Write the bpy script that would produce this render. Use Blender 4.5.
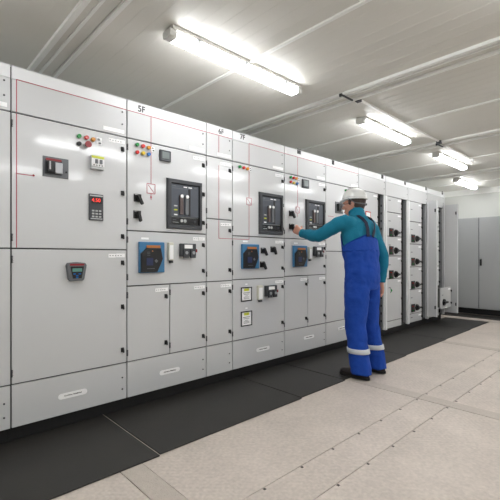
import bpy, math, random
from mathutils import Vector, Matrix
random.seed(7)
for o in list(bpy.data.objects): bpy.data.objects.remove(o)
SC = bpy.context.scene
COL = SC.collection
# ---------------------------------------------------------------- camera, world, exposure
H = 1.09; FPX = 389.0; AL = math.radians(43.49); D = 2.58
cam = bpy.data.cameras.new('camera'); camo = bpy.data.objects.new('camera', cam); COL.objects.link(camo)
camo.location = (0, 0, H); camo.rotation_euler = (math.pi/2, 0, -AL)
cam.sensor_width = 36; cam.lens = FPX/500*36; cam.shift_y = 7/500; cam.clip_start = .02
SC.camera = camo
W = bpy.data.worlds.new('world'); SC.world = W; W.use_nodes = True
W.node_tree.nodes['Background'].inputs[0].default_value = (.6, .63, .66, 1)
W.node_tree.nodes['Background'].inputs[1].default_value = .3
SC.view_settings.view_transform = 'Standard'; SC.view_settings.look = 'None'
SC.view_settings.gamma = 1; SC.view_settings.use_curve_mapping = False
SC.view_settings.exposure = 0.52
LAMP = 17.0                      # strength of the fluorescent diffusers

# ---------------------------------------------------------------- materials
def mat(name, col, rough=.5, metal=0, emit=None, es=1, coat=0, noise=0, nscale=8, bump=0, bscale=60, spec=.5, coatr=.1):
    m = bpy.data.materials.new(name); m.use_nodes = True
    nt = m.node_tree; b = nt.nodes['Principled BSDF']
    b.inputs['Base Color'].default_value = (*col, 1)
    b.inputs['Roughness'].default_value = rough; b.inputs['Metallic'].default_value = metal
    b.inputs['Specular IOR Level'].default_value = spec
    b.inputs['Coat Weight'].default_value = coat; b.inputs['Coat Roughness'].default_value = coatr
    if emit: b.inputs['Emission Color'].default_value = (*emit, 1); b.inputs['Emission Strength'].default_value = es
    if noise or bump:
        tc = nt.nodes.new('ShaderNodeTexCoord')
    if noise:
        n = nt.nodes.new('ShaderNodeTexNoise'); n.inputs['Scale'].default_value = nscale; n.inputs['Detail'].default_value = 5
        nt.links.new(tc.outputs['Object'], n.inputs['Vector'])
        r = nt.nodes.new('ShaderNodeMapRange'); r.inputs[3].default_value = 1-noise; r.inputs[4].default_value = 1+noise
        nt.links.new(n.outputs['Fac'], r.inputs[0])
        mx = nt.nodes.new('ShaderNodeVectorMath'); mx.operation = 'SCALE'; mx.inputs[0].default_value = col
        nt.links.new(r.outputs[0], mx.inputs['Scale']); nt.links.new(mx.outputs[0], b.inputs['Base Color'])
    if bump:
        n = nt.nodes.new('ShaderNodeTexNoise'); n.inputs['Scale'].default_value = bscale; n.inputs['Detail'].default_value = 3
        nt.links.new(tc.outputs['Object'], n.inputs['Vector'])
        bp = nt.nodes.new('ShaderNodeBump'); bp.inputs['Strength'].default_value = bump; bp.inputs['Distance'].default_value = .01
        nt.links.new(n.outputs['Fac'], bp.inputs['Height']); nt.links.new(bp.outputs[0], b.inputs['Normal'])
    return m
def srgb(r, g, b):
    f = lambda c: (c/255/12.92) if c/255 <= .04045 else ((c/255+.055)/1.055)**2.4
    return (f(r), f(g), f(b))
M = {}
M['paint'] = mat('cabinet_paint', srgb(208,209,210), .4, coat=1, coatr=.10, noise=.015, nscale=2, bump=.02, bscale=180)
M['rail'] = mat('lightened_rail_paint', srgb(228,229,230), .4)  # lighter than the cabinet paint; on the top rails, nearby lamp light put into colour
M['frame'] = mat('dark_gap', srgb(70,72,72), .6)
M['inner'] = mat('galvanised_inner', srgb(92,92,88), .6, metal=.1, noise=.08, nscale=5)
M['plinth'] = mat('black_plinth', srgb(24,24,25), .6)
M['black'] = mat('black_plastic', srgb(24,24,26), .4)
M['dgrey'] = mat('dark_grey_plastic', srgb(62,64,68), .45)
M['mgrey'] = mat('mid_grey_plastic', srgb(105,108,112), .45)
M['lgrey'] = mat('light_grey_plastic', srgb(190,192,192), .4)
M['slate'] = mat('slate_face', srgb(78,83,92), .4)
M['white'] = mat('white_plastic', srgb(252,252,252), .45)
M['cream'] = mat('cream_plastic', srgb(214,212,198), .5)
M['red'] = mat('red_lens', srgb(205,45,40), .25, coat=.6)
M['dred'] = mat('dark_red_cap', srgb(140,30,38), .35)
M['green'] = mat('green_lens', srgb(20,140,60), .25, coat=.6)
M['amber'] = mat('amber_lens', srgb(228,150,40), .25, coat=.6)
M['yellow'] = mat('yellow_lens', srgb(232,200,50), .3, coat=.4)
M['blue'] = mat('blue_lens', srgb(40,110,185), .25, coat=.6)
M['mimic'] = mat('mimic_line_red', srgb(176,62,82), .5)
M['starter'] = mat('starter_blue', srgb(58,118,162), .45, noise=.05)
M['orange'] = mat('orange_display', srgb(196,122,62), .4)
M['navy'] = mat('navy_keypad', srgb(40,48,88), .4)
M['screen'] = mat('lcd_screen', srgb(128,136,136), .2, coat=.5)
M['teal_lcd'] = mat('teal_lcd', srgb(90,140,130), .3)
M['led'] = mat('red_led', srgb(200,30,30), .4, emit=(1,.05,.03), es=.8)
M['metal'] = mat('bright_metal', srgb(175,177,180), .42, metal=.6)
M['brownm'] = mat('worn_brown_metal', srgb(98,86,84), .4, metal=.4)
M['ink'] = mat('black_ink', srgb(40,40,42), .6)
M['grayink'] = mat('grey_ink', srgb(130,130,132), .6)
M['yellowp'] = mat('yellow_print', srgb(214,220,70), .6)
M['ceil'] = mat('ceiling_panel_paint', srgb(230,228,220), .5, noise=.02, nscale=1.5)
M['ceiltrim'] = mat('ceiling_trim', srgb(252,252,248), .4)
M['wall'] = mat('wall_paint', srgb(218,219,214), .5, noise=.02, nscale=2)
M['gcab'] = mat('grey_enclosure_paint', srgb(172,174,175), .45, noise=.02, nscale=2)
M['gcabd'] = mat('grey_enclosure_dark', srgb(78,80,82), .5)
M['diff'] = mat('lamp_diffuser', (.9,.9,.88), .4, emit=(.968,.98,1.0), es=LAMP)
M['tube'] = mat('tube_end', srgb(225,225,220), .4)
M['mat'] = mat('black_rubber', srgb(42,40,37), .5, noise=.6, nscale=3, bump=.25, bscale=140)
M['seam'] = mat('seam_dark', srgb(70,66,60), .8)
M['skin'] = mat('skin', srgb(205,150,128), .5, noise=.05, nscale=30)
M['hair'] = mat('grey_brown_hair', srgb(72,60,54), .7, noise=.4, nscale=90, bump=.8, bscale=200)
M['sweater'] = mat('teal_fleece', srgb(2,116,144), .85, noise=.08, nscale=14, bump=.35, bscale=120)
M['overall'] = mat('royal_blue_cloth', srgb(0,64,162), .8, noise=.14, nscale=10, bump=1, bscale=16)
M['strap'] = mat('navy_strap', srgb(14,22,52), .7)
M['reflect'] = mat('reflective_tape', srgb(205,210,215), .4)
M['shoe'] = mat('shoe_leather', srgb(38,32,32), .5)
M['sole'] = mat('shoe_sole', srgb(22,20,20), .7)
M['helmet'] = mat('helmet_shell', srgb(238,238,236), .25, coat=.6)
M['glassf'] = mat('spectacle_frame', srgb(70,30,30), .4)
M['lens'] = mat('spectacle_lens', srgb(160,150,150), .1); M['lens'].node_tree.nodes['Principled BSDF'].inputs['Alpha'].default_value = .25
M['eye'] = mat('eye_white', srgb(220,215,210), .3)
M['lip'] = mat('lip', srgb(170,100,90), .5)

def plate_material():           # raised tread pattern on painted steel plate
    m = mat('tread_plate', srgb(196,189,178), .5)
    nt = m.node_tree; b = nt.nodes['Principled BSDF']
    tc = nt.nodes.new('ShaderNodeTexCoord')
    def wave(rot, sc):
        mp = nt.nodes.new('ShaderNodeMapping'); mp.inputs['Rotation'].default_value = (0, 0, rot)
        nt.links.new(tc.outputs['Object'], mp.inputs['Vector'])
        w = nt.nodes.new('ShaderNodeTexWave'); w.inputs['Scale'].default_value = sc
        nt.links.new(mp.outputs[0], w.inputs['Vector']); return w
    a = wave(math.pi/4, 11); c = wave(-math.pi/4, 11)
    mu = nt.nodes.new('ShaderNodeMath'); mu.operation = 'MULTIPLY'
    nt.links.new(a.outputs['Fac'], mu.inputs[0]); nt.links.new(c.outputs['Fac'], mu.inputs[1])
    bp = nt.nodes.new('ShaderNodeBump'); bp.inputs['Strength'].default_value = .35; bp.inputs['Distance'].default_value = .004
    nt.links.new(mu.outputs[0], bp.inputs['Height']); nt.links.new(bp.outputs[0], b.inputs['Normal'])
    n = nt.nodes.new('ShaderNodeTexNoise'); n.inputs['Scale'].default_value = 2.2; n.inputs['Detail'].default_value = 8
    nt.links.new(tc.outputs['Object'], n.inputs['Vector'])
    n2 = nt.nodes.new('ShaderNodeTexNoise'); n2.inputs['Scale'].default_value = 55; n2.inputs['Detail'].default_value = 3
    nt.links.new(tc.outputs['Object'], n2.inputs['Vector'])
    s = nt.nodes.new('ShaderNodeMath'); s.operation = 'ADD'
    nt.links.new(n.outputs['Fac'], s.inputs[0]); nt.links.new(n2.outputs['Fac'], s.inputs[1])
    r = nt.nodes.new('ShaderNodeMapRange'); r.inputs[1].default_value = .6; r.inputs[2].default_value = 1.4; r.inputs[3].default_value = .78; r.inputs[4].default_value = 1.14
    nt.links.new(s.outputs[0], r.inputs[0])
    v = nt.nodes.new('ShaderNodeVectorMath'); v.operation = 'SCALE'; v.inputs[0].default_value = srgb(205,194,184)
    nt.links.new(r.outputs[0], v.inputs['Scale']); nt.links.new(v.outputs[0], b.inputs['Base Color'])
    return m
M['plate'] = plate_material()
M['punched'] = mat('punched_strip', srgb(192,182,172), .6, noise=.12, nscale=40, bump=.5, bscale=150)

# ---------------------------------------------------------------- helpers
WL = {}                         # world location of every parent (only flat, unrotated parents)
class MB:
    def __init__(s): s.v = []; s.f = []; s.m = []; s.ms = []
    def mi(s, m):
        if m not in s.ms: s.ms.append(m)
        return s.ms.index(m)
    def box(s, x0, x1, y0, y1, z0, z1, m='paint'):
        i = len(s.v); k = s.mi(m)
        s.v += [(x, y, z) for z in (z0, z1) for y in (y0, y1) for x in (x0, x1)]
        for q in ((0,2,3,1), (4,5,7,6), (0,1,5,4), (2,6,7,3), (0,4,6,2), (1,3,7,5)): s.f.append([i+a for a in q]); s.m.append(k)
        return s
    def prism(s, pts, y0, y1, m='paint', grow=0):      # polygon in X,Z swept along Y (y0 = front); grow scales the back
        i = len(s.v); k = s.mi(m); n = len(pts)
        cx = sum(p[0] for p in pts)/n; cz = sum(p[1] for p in pts)/n
        s.v += [(x, y0, z) for x, z in pts] + [(cx+(x-cx)*(1+grow), y1, cz+(z-cz)*(1+grow)) for x, z in pts]
        s.f.append([i+a for a in range(n)]); s.f.append([i+n+a for a in reversed(range(n))])
        for a in range(n): s.f.append([i+a, i+n+a, i+n+(a+1) % n, i+(a+1) % n])
        s.m += [k]*(n+2); return s
    def disc(s, cx, cz, r, y0, y1, m, n=14, grow=0):
        return s.prism([(cx+r*math.cos(2*math.pi*a/n), cz+r*math.sin(2*math.pi*a/n)) for a in range(n)], y0, y1, m, grow)
    def loft(s, rings, m, cap=True):
        i = len(s.v); k = s.mi(m); n = len(rings[0])
        for r in rings: s.v += [tuple(p) for p in r]
        for j in range(len(rings)-1):
            for a in range(n):
                s.f.append([i+j*n+a, i+j*n+(a+1) % n, i+(j+1)*n+(a+1) % n, i+(j+1)*n+a]); s.m.append(k)
        if cap:
            s.f.append([i+a for a in reversed(range(n))]); s.m.append(k)
            s.f.append([i+(len(rings)-1)*n+a for a in range(n)]); s.m.append(k)
        return s
    def tube(s, pts, rs, m, n=10):
        pts = [Vector(p) for p in pts]; rings = []
        if not isinstance(rs, (list, tuple)): rs = [rs]*len(pts)
        up = None
        for j, p in enumerate(pts):
            t = (pts[min(j+1, len(pts)-1)]-pts[max(j-1, 0)]).normalized()
            if up is None: up = Vector((0,0,1)) if abs(t.z) < .9 else Vector((1,0,0))
            u = (up-t*up.dot(t)).normalized(); w = t.cross(u); up = u
            rings.append([p+u*rs[j]*math.cos(2*math.pi*a/n)+w*rs[j]*math.sin(2*math.pi*a/n) for a in range(n)])
        return s.loft(rings, m)
    def sphere(s, c, r, m, n=16, k=10, R=None):
        rings = []
        for j in range(k+1):
            t = -math.pi/2+math.pi*(j+.0)/k
            if j in (0, k): t *= .97
            rg = []
            for a in range(n):
                p = Vector((r[0]*math.cos(t)*math.cos(2*math.pi*a/n), r[1]*math.cos(t)*math.sin(2*math.pi*a/n), r[2]*math.sin(t)))
                if R: p = R @ p
                rg.append(Vector(c)+p)
            rings.append(rg)
        return s.loft(rings, m)
    def mesh(s, name, origin=(0,0,0), smooth=False):
        me = bpy.data.meshes.new(name)
        me.from_pydata([(x-origin[0], y-origin[1], z-origin[2]) for x, y, z in s.v], [], s.f)
        for m in s.ms: me.materials.append(M[m])
        for p, k in zip(me.polygons, s.m): p.material_index = k; p.use_smooth = smooth
        me.update(); return me
    def build(s, name, parent=None, origin=None, smooth=False, bevel=0, world=True):
        if origin is None:
            if world:
                n = len(s.v); origin = (sum(v[0] for v in s.v)/n, sum(v[1] for v in s.v)/n, min(v[2] for v in s.v))
            else: origin = (0,0,0)
        o = link(name, s.mesh(name, origin, smooth), parent, origin)
        if bevel:
            b = o.modifiers.new('bevel', 'BEVEL'); b.width = bevel; b.segments = 2; b.limit_method = 'ANGLE'
        return o
def link(name, me, parent=None, loc=(0,0,0), rz=0, local=False):
    o = bpy.data.objects.new(name, me); COL.objects.link(o)
    pl = (0,0,0)
    if parent is not None:
        o.parent = parent
        if not local: pl = WL[parent.name]
    o.location = (loc[0]-pl[0], loc[1]-pl[1], loc[2]-pl[2]); o.rotation_euler = (0, 0, rz)
    WL[o.name] = tuple(loc)
    return o
def thing(name, label, cat, loc, group=None):
    o = link(name, None, None, loc); tag(o, label, cat, group); return o
def tag(o, label, cat, group=None):
    o['label'] = label; o['category'] = cat
    if group: o['group'] = group
    return o
def struct(o): o['kind'] = 'structure'; return o
def face(px, py=257.0, Y=D):    # a pixel of the photo turned into X, Z on the plane Y
    th = math.atan((px-250)/FPX); ph = th+AL
    z = Y*math.cos(th)/math.cos(ph)
    return Y*math.tan(ph), H-(py-257)*z/FPX
def rect(pl, yt, yb, pr):
    x0, z1 = face(pl, yt); _, z0 = face(pl, yb); x1, _ = face(pr)
    return x0, x1, z0, z1

# ---------------------------------------------------------------- the room
XL, XR, YF, YB, ZC = -1.9, 8.6, -2.5, 3.3, 2.45
fl = struct(MB().box(XL-.1, XR+.1, YF-.1, YB+.1, -.12, -.006, 'seam').build('floor'))
joints = [(-1.9, -1.22), (-1.10, .88), (.88+.12, 3.0), (3.12, 5.2), (5.32, 7.38), (7.50, 8.58)]
rows = [(-2.5, -1.47), (-1.465, -.2), (-.195, 1.068), (1.072, 1.288), (1.292, 2.3), (2.305, 3.3)]
for x0, x1 in joints:
    for y0, y1 in rows:
        b = MB().box(x0+.003, x1-.003, y0, y1, -.006, 0, 'plate')
        nn = max(1, round((x1-x0)/.3))
        for k in range(nn+1):       # countersunk fixings along the long edges
            xx = x0+.03+(x1-x0-.06)*k/nn
            for yy in (y1-.010,):
                b.box(xx-.007, xx+.007, yy-.007, yy+.007, 0, .0008, 'seam')
        b.build('floor_plate', fl)
for xa in (-1.22, .88, 3.0, 5.2, 7.38):
    for y0, y1 in ((-2.5, -1.47), (-1.465, -.2), (-.195, 1.288), (1.292, 3.3)):
        MB().box(xa+.001, xa+.119, y0, y1, -.006, .0015, 'punched').build('joint_strip', fl)
ce = struct(MB().box(XL-.1, XR+.1, YF-.1, YB+.1, ZC+.012, ZC+.12, 'ceil').build('ceiling', origin=(0,0,ZC)))
cj = [-1.22, .78, 2.78, 4.76, 6.77]
edges = [XL]
for j in cj: edges += [j, j+.18] if True else []
segs = []
bounds = [XL] + [v for j in cj for v in (j, j+.16)] + [XR]
for a in range(0, len(bounds), 2): segs.append((bounds[a], bounds[a+1]))
for x0, x1 in segs:
    parts = [(x0, x1)] if x1-x0 < 1.2 else [(x0, (x0+x1)/2-.004), ((x0+x1)/2+.004, x1)]
    for a, c in parts:
        b = MB().box(a+.003, c-.003, YF, YB, ZC, ZC+.012, 'ceil')
        k = int((c-a)/.1)
        for q in range(1, k): b.box(a+q*(c-a)/k-.0015, a+q*(c-a)/k+.0015, YF, YB, ZC-.0008, ZC, 'ceil')
        b.build('ceiling_panel', ce)
    if len(parts) == 2: MB().box((x0+x1)/2-.012, (x0+x1)/2+.012, YF, YB, ZC-.012, ZC, 'ceiltrim').build('cover_strip', ce)
for j in cj:
    MB().box(j-.016, j+.016, YF, YB, ZC-.022, ZC, 'ceiltrim').build('joint_rail', ce)
    MB().box(j+.02, j+.145, YF, YB, ZC-.002, ZC+.012, 'ceil').build('ceiling_panel', ce)
    MB().box(j+.060, j+.078, YF, YB, ZC-.010, ZC, 'ceiltrim').build('joint_rail', ce)
    MB().box(j+.148, j+.172, YF, YB, ZC-.022, ZC, 'ceiltrim').build('joint_rail', ce)
struct(MB().box(XL-.1, XR+.1, YB, YB+.1, 0, ZC, 'wall').build('wall_back'))
struct(MB().box(XL-.1, XR+.1, YF-.1, YF, 0, ZC, 'wall').build('wall_front'))
struct(MB().box(XL-.1, XL, YF, YB, 0, ZC, 'wall').build('wall_left'))
wr = struct(MB().box(XR, XR+.1, YF, YB, 0, ZC, 'wall').build('wall_right'))
struct(MB().box(XR-.03, XR, YF, YB, ZC-.11, ZC, 'ceiltrim').build('trim_1'))
struct(MB().box(XL, XR-.03, YB-.03, YB, ZC-.11, ZC, 'ceiltrim').build('trim_2'))

# ---------------------------------------------------------------- rubber mats
ms = [-1.37, -.13, 1.11, 2.35, 2.97, 4.2, 5.4, 6.4, 7.37]
mlab = ['black rubber mat before the cabinet at the left edge', 'black rubber mat before the leftmost full cabinet',
        'black rubber mat before the cabinet marked 5F', 'short black rubber mat before the cabinet marked 7F',
        'black rubber mat reaching under the toes of the worker', 'black rubber mat just beyond the worker',
        'black rubber mat before the two columns of pull-out drawers', 'farthest black rubber mat beside the switchgear row']
for k in range(8):
    y0 = 1.865+.014*k
    o = MB().box(ms[k]+.005, ms[k+1]-.005, y0, 2.66, .0016, .008, 'mat').build('rubber_mat', bevel=.002)
    tag(o, mlab[k], 'mat', 'rubber mats along the switchgear')
tag(MB().box(7.68, 8.12, -.5, 3.0, .0016, .008, 'mat').build('rubber_mat'), 'black rubber mat under the dark grey enclosures at the far end', 'mat')

# ---------------------------------------------------------------- fluorescent lights
def light(x0, x1, y, label, group):
    t = thing('fluorescent_light', label, 'light', ((x0+x1)/2, y, ZC), group)
    MB().box(x0+.015, x1-.015, y-.046, y+.046, ZC-.026, ZC-.003, 'tube').build('lamp_housing', t)
    prof = [(-.040,-.025), (-.043,-.040), (-.038,-.064), (-.024,-.070), (.024,-.070), (.038,-.064), (.043,-.040), (.040,-.025)]
    rings = [[Vector((x, y+a, ZC+c)) for a, c in prof] for x in (x0+.05, x1-.05)]
    MB().loft(rings, 'diff').build('diffuser', t)
    for xa, xb in ((x0, x0+.048), (x1-.048, x1)):
        MB().loft([[Vector((x, y+a*1.02, ZC+.001+c*.99)) for a, c in prof] for x in (xa, xb)], 'tube').build('end_cap', t)
    for xx in (x0+.2, x0+.6, x1-.2):
        for s in (-1, 1):
            MB().box(xx-.012, xx+.012, y+s*.047-.004, y+s*.047+.004, ZC-.05, ZC-.022, 'metal').build('clip', t)
lx = [(-.85,.35), (1.22,2.43), (3.36,4.42), (5.20,6.30), (7.2,8.25)]
for r, Y in enumerate((2.0, .35, -1.4)):
    for k, (a, b) in enumerate(lx):
        y = Y+(.43 if (k == 4 and r == 0) else 0)
        if r == 0 and k > 0:
            lab = ['', 'white fluorescent ceiling light nearest the camera, cut by the top of the picture', 'large fluorescent ceiling light above the worker, largest lit fixture seen whole',
                   'fluorescent ceiling light second from the far wall, beyond the worker', 'farthest and smallest fluorescent ceiling light by the far wall'][k]
            light(a, b, y, lab, 'fluorescent lights on the ceiling')
        else: light(a, b, y, 'unseen ceiling light '+['along the switchgear', 'down the middle of the room', 'farthest from the switchgear'][r]+', '+['behind the camera', 'level with the cabinet marked 5F', 'level with the worker', 'level with the drawer cabinets', 'by the far wall'][k], 'ceiling lights out of the frame')
cl = ['thin white cable duct on the ceiling beside the large light above the worker', 'thin white cable duct on the ceiling beside the second light from the far wall']
for k, (a, b, y) in enumerate(((2.96, 4.74, 1.78), (4.95, 5.95, 1.80))):
    t = thing('cable_duct', cl[k], 'cable duct', ((a+b)/2, y, ZC), 'cable ducts on the ceiling')
    MB().box(a, b, y-.012, y+.012, ZC-.016, ZC-.001, 'ceiltrim').build('duct', t, bevel=.003)
    MB().box(a-.01, a+.03, y-.02, y+.02, ZC-.03, ZC-.001, 'dgrey' if k == 0 else 'ceiltrim').build('clip', t)
    MB().box(b-.03, b+.02, y-.025, y+.025, ZC-.035, ZC-.001, 'dgrey' if k == 0 else 'white').build('junction_box', t)
for k, (x, y, l) in enumerate(((2.76, 1.80, 'black cable clip on the ceiling joint nearest the large light'), (4.78, 1.81, 'black cable clip on the ceiling joint before the second light'))):
    t = thing('cable_clip', l, 'clip', (x, y, ZC-.02), 'black clips on the ceiling joints')
    MB().box(x-.03, x+.15, y-.006, y+.006, ZC-.034, ZC-.023, 'black').build('strap', t)
    MB().box(x-.035, x-.02, y-.012, y+.012, ZC-.045, ZC-.023, 'black').build('buckle', t)

# ---------------------------------------------------------------- switchgear
TH = .018
Zt, Zh, Zb, Zp = 2.2, 1.93, .35, .10
def shared(build_fn, cache={}):
    k = build_fn.__name__
    if k not in cache: cache[k] = build_fn().mesh(k)
    return cache[k]
def latch_mesh():
    b = MB(); b.box(-.010,.010,-.008,0,-.015,.015,'black'); b.prism([(-.008,.012),(.002,.014),(.008,.004),(.009,-.018),(.002,-.020),(-.004,-.004)], -.017, -.008, 'black'); return b
def screw_mesh(): return MB().disc(0, 0, .0055, -.004, 0, 'dgrey', 8)
def hinge_mesh(): return MB().box(-.004,.004,-.004,.01,-.022,.022,'dgrey')
def lamp_mesh(c):
    k = 'lamp_'+c
    me = bpy.data.meshes.get(k)
    if me: return me
    b = MB().disc(0, 0, .0165, -.006, 0, 'lgrey', 14, .05)
    if c == 'mushroom': b.disc(0,0,.010,-.03,-.006,'black',12).disc(0,0,.021,-.045,-.03,'dred',16,-.15)
    else: b.disc(0,0,.0125,-.022,-.006,c,14,.12)
    return b.mesh(k)
def panel(name, cab, x0, x1, z0, z1, m='paint', y=D):
    return MB().box(x0, x1, y, y+TH, z0, z1, m).build(name, cab, origin=(x0, y, z0), bevel=.002)
def door(cab, x0, x1, z0, z1, label_w=.10, latches=None, plate=True):
    d = panel('door', cab, x0, x1, z0, z1)
    if latches is None: latches = [z1-.085, z0+.09] + ([(z0+z1)/2] if z1-z0 > .6 else [])
    for z in latches: link('latch', shared(latch_mesh), d, (x1-.031, D, z))
    if plate:
        xx = x1-.03-label_w
        MB().box(xx, xx+label_w*.52, D-.0015, D, z1-.05, z1-.024, 'white').build('name_plate', d)
        MB().box(xx+label_w*.55, x1-.012, D-.0015, D, z1-.048, z1-.022, 'white').build('name_plate', d)
        b = MB()
        for q in range(5): b.box(xx+.008+q*label_w*.19, xx+.008+q*label_w*.19+label_w*.09, D-.0018, D-.0015, z1-.039, z1-.034, 'grayink')
        b.build('fine_print', d)
    for z in (z0+.06, z1-.06): link('hinge', shared(hinge_mesh), d, (x0+.003, D+.004, z))
    return d
def text(s, size, x, z, parent, m='ink', y=D-.0012, shear=0):
    cu = bpy.data.curves.new('lettering', 'FONT'); cu.body = s; cu.size = size; cu.extrude = .0006; cu.align_x = 'CENTER'; cu.align_y = 'CENTER'; cu.offset = size*(.02 if m == 'ink' else .012)
    tmp = bpy.data.objects.new('tmp', cu); COL.objects.link(tmp)
    dg = bpy.context.evaluated_depsgraph_get(); me = bpy.data.meshes.new_from_object(tmp.evaluated_get(dg))
    bpy.data.objects.remove(tmp); me.materials.clear(); me.materials.append(M[m]); me.name = 'lettering'
    o = link('lettering', me, parent, (x, y, z)); o.rotation_euler = (math.pi/2, 0, 0); return o
def cabinet(x0, x1, label, seams, split=None, oval=None, mark=None, base=True, plain=False):
    t = thing('switchgear_cabinet', label, 'cabinet', ((x0+x1)/2, D+.3, 0), 'switchgear cabinets in the long row')
    g = .004
    b = MB().box(x0+.001, x1-.001, D+TH+.004, D+.6, Zp, Zt-.002, 'frame')
    b.build('carcass', t)
    MB().box(x0+.0005, x1-.0005, D+.05, D+.58, .009, Zp, 'plinth').build('plinth', t)
    MB().box(x0+.0005, x1-.0005, D-.002, D+.6, Zt-.002, Zt, 'rail').build('top_cover', t)
    hd = panel('header_panel', t, x0+g, x1-g, Zh+g, Zt-.078)
    panel('top_rail', t, x0+g, x1-g, Zt-.076, Zt-.003, 'rail')  # rail brightness from the ceiling lights is painted in
    for z in (Zh+.085, Zt-.10): link('screw', shared(screw_mesh), hd, (x1-.035, D, z))
    MB().box(x1-.17, x1-.02, D-.0015, D, Zh+.02, Zh+.045, 'white').build('name_plate', hd)
    if base:
        bp = panel('base_panel', t, x0+g, x1-g, Zp, Zb-g)
        for z in (.17, .25): link('screw', shared(screw_mesh), bp, (x1-.035, D, z))
    if oval:
        px, py = oval; X, Z = face(px, py)
        pts = [(X-.072+.018*math.cos(a), Z+.018*math.sin(a)) for a in [math.pi/2+k*math.pi/6 for k in range(7)]] + [(X+.072+.018*math.cos(a), Z+.018*math.sin(a)) for a in [-math.pi/2+k*math.pi/6 for k in range(7)]]
        pl = MB().prism(pts, D-.0015, D, 'white').build('oval_plate', t)
        text('CONTROL TERMINALS', .0105, X, Z, pl, 'ink', D-.0022)
    zs = [Zh]+seams+[Zb]
    for k in range(len(zs)-1):
        a, c = zs[k+1], zs[k]
        if split and k == len(zs)-2:
            door(t, x0+g, split-g, a+g, c-g, .09); door(t, split+g, x1-g, a+g, c-g, .09)
        elif plain: door(t, x0+g, x1-g, a+g, c-g, latches=[], plate=False)
        else: door(t, x0+g, x1-g, a+g, c-g)
    if mark:
        X, Z = face(*mark[1])
        text(mark[0], .062, X, Z, t)
    return t
def lamp(cab, c, px, py):
    X, Z = face(px, py); o = link('indicator_lamp' if c != 'mushroom' else 'mushroom_button', lamp_mesh(c), cab, (X, D, Z)); return o
def legend(cab, px, py, w=.03, h=.03):
    X, Z = face(px, py)
    p = MB().box(X-w/2, X+w/2, D-.003, D, Z-h/2, Z+h/2, 'white').build('legend_plate', cab)
    MB().box(X-.3*w, X+.1*w, D-.008, D-.003, Z+.1*h, Z+.35*h, 'mgrey').box(X-.1*w, X+.3*w, D-.008, D-.003, Z-.35*h, Z-.15*h, 'ink').build('toggle', p)
def mimic(cab, segs, w=.0045):
    b = MB()
    for x0, z0, x1, z1 in segs:
        if abs(x1-x0) < 1e-6: b.box(x0-w/2, x0+w/2, D-.0012, D, min(z0,z1), max(z0,z1), 'mimic')
        elif abs(z1-z0) < 1e-6: b.box(min(x0,x1), max(x0,x1), D-.0013, D, z0-w/2, z0+w/2, 'mimic')
        else:
            b.prism([(x0-w/2, z0), (x1-w/2, z1), (x1+w/2, z1), (x0+w/2, z0)], D-.0012, D, 'mimic')
    return b.build('mimic_line', cab)
def msq(x, z0, z1, w):          # breaker symbol of the mimic diagram
    return [(x-w, z0, x+w, z0), (x-w, z1, x+w, z1), (x-w, z0, x-w, z1), (x+w, z0, x+w, z1), (x+w*.7, z0+.008, x-w*.7, z1-.008)]
def meter(cab, pl, yt, yb, pr):
    x0, x1, z0, z1 = rect(pl, yt, yb, pr)
    o = MB().box(x0, x1, D-.018, D, z0, z1, 'dgrey').build('panel_meter', cab, bevel=.004)
    w = (x1-x0)*.17; MB().box(x0+w, x1-w, D-.0205, D-.018, z0+w, z1-w*.8, 'screen').build('screen', o)
    MB().box(x0+w, x1-w, D-.020, D-.018, z0+w*.2, z0+w*.6, 'mgrey').build('button_strip', o)
def rotary(cab, px, py, ang=-60):
    X, Z = face(px, py); s = .028
    o = MB().box(X-s, X+s, D-.010, D, Z-s, Z+s, 'black').disc(X, Z, .020, D-.022, D-.010, 'black', 16, .1).build('rotary_switch', cab, bevel=.002)
    c, q = math.cos(math.radians(ang)), math.sin(math.radians(ang))
    pts = [(X+a*c-b*q, Z+a*q+b*c) for a, b in ((-.020,-.010), (.048,-.008), (.053,0), (.048,.008), (-.020,.010))]
    MB().prism(pts, D-.043, D-.022, 'black', .08).build('handle', o)
    MB().box(X-s*.9, X+s*.2, D-.0106, D-.010, Z+s*.7, Z+s*.9, 'lgrey').build('legend', o)
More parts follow.
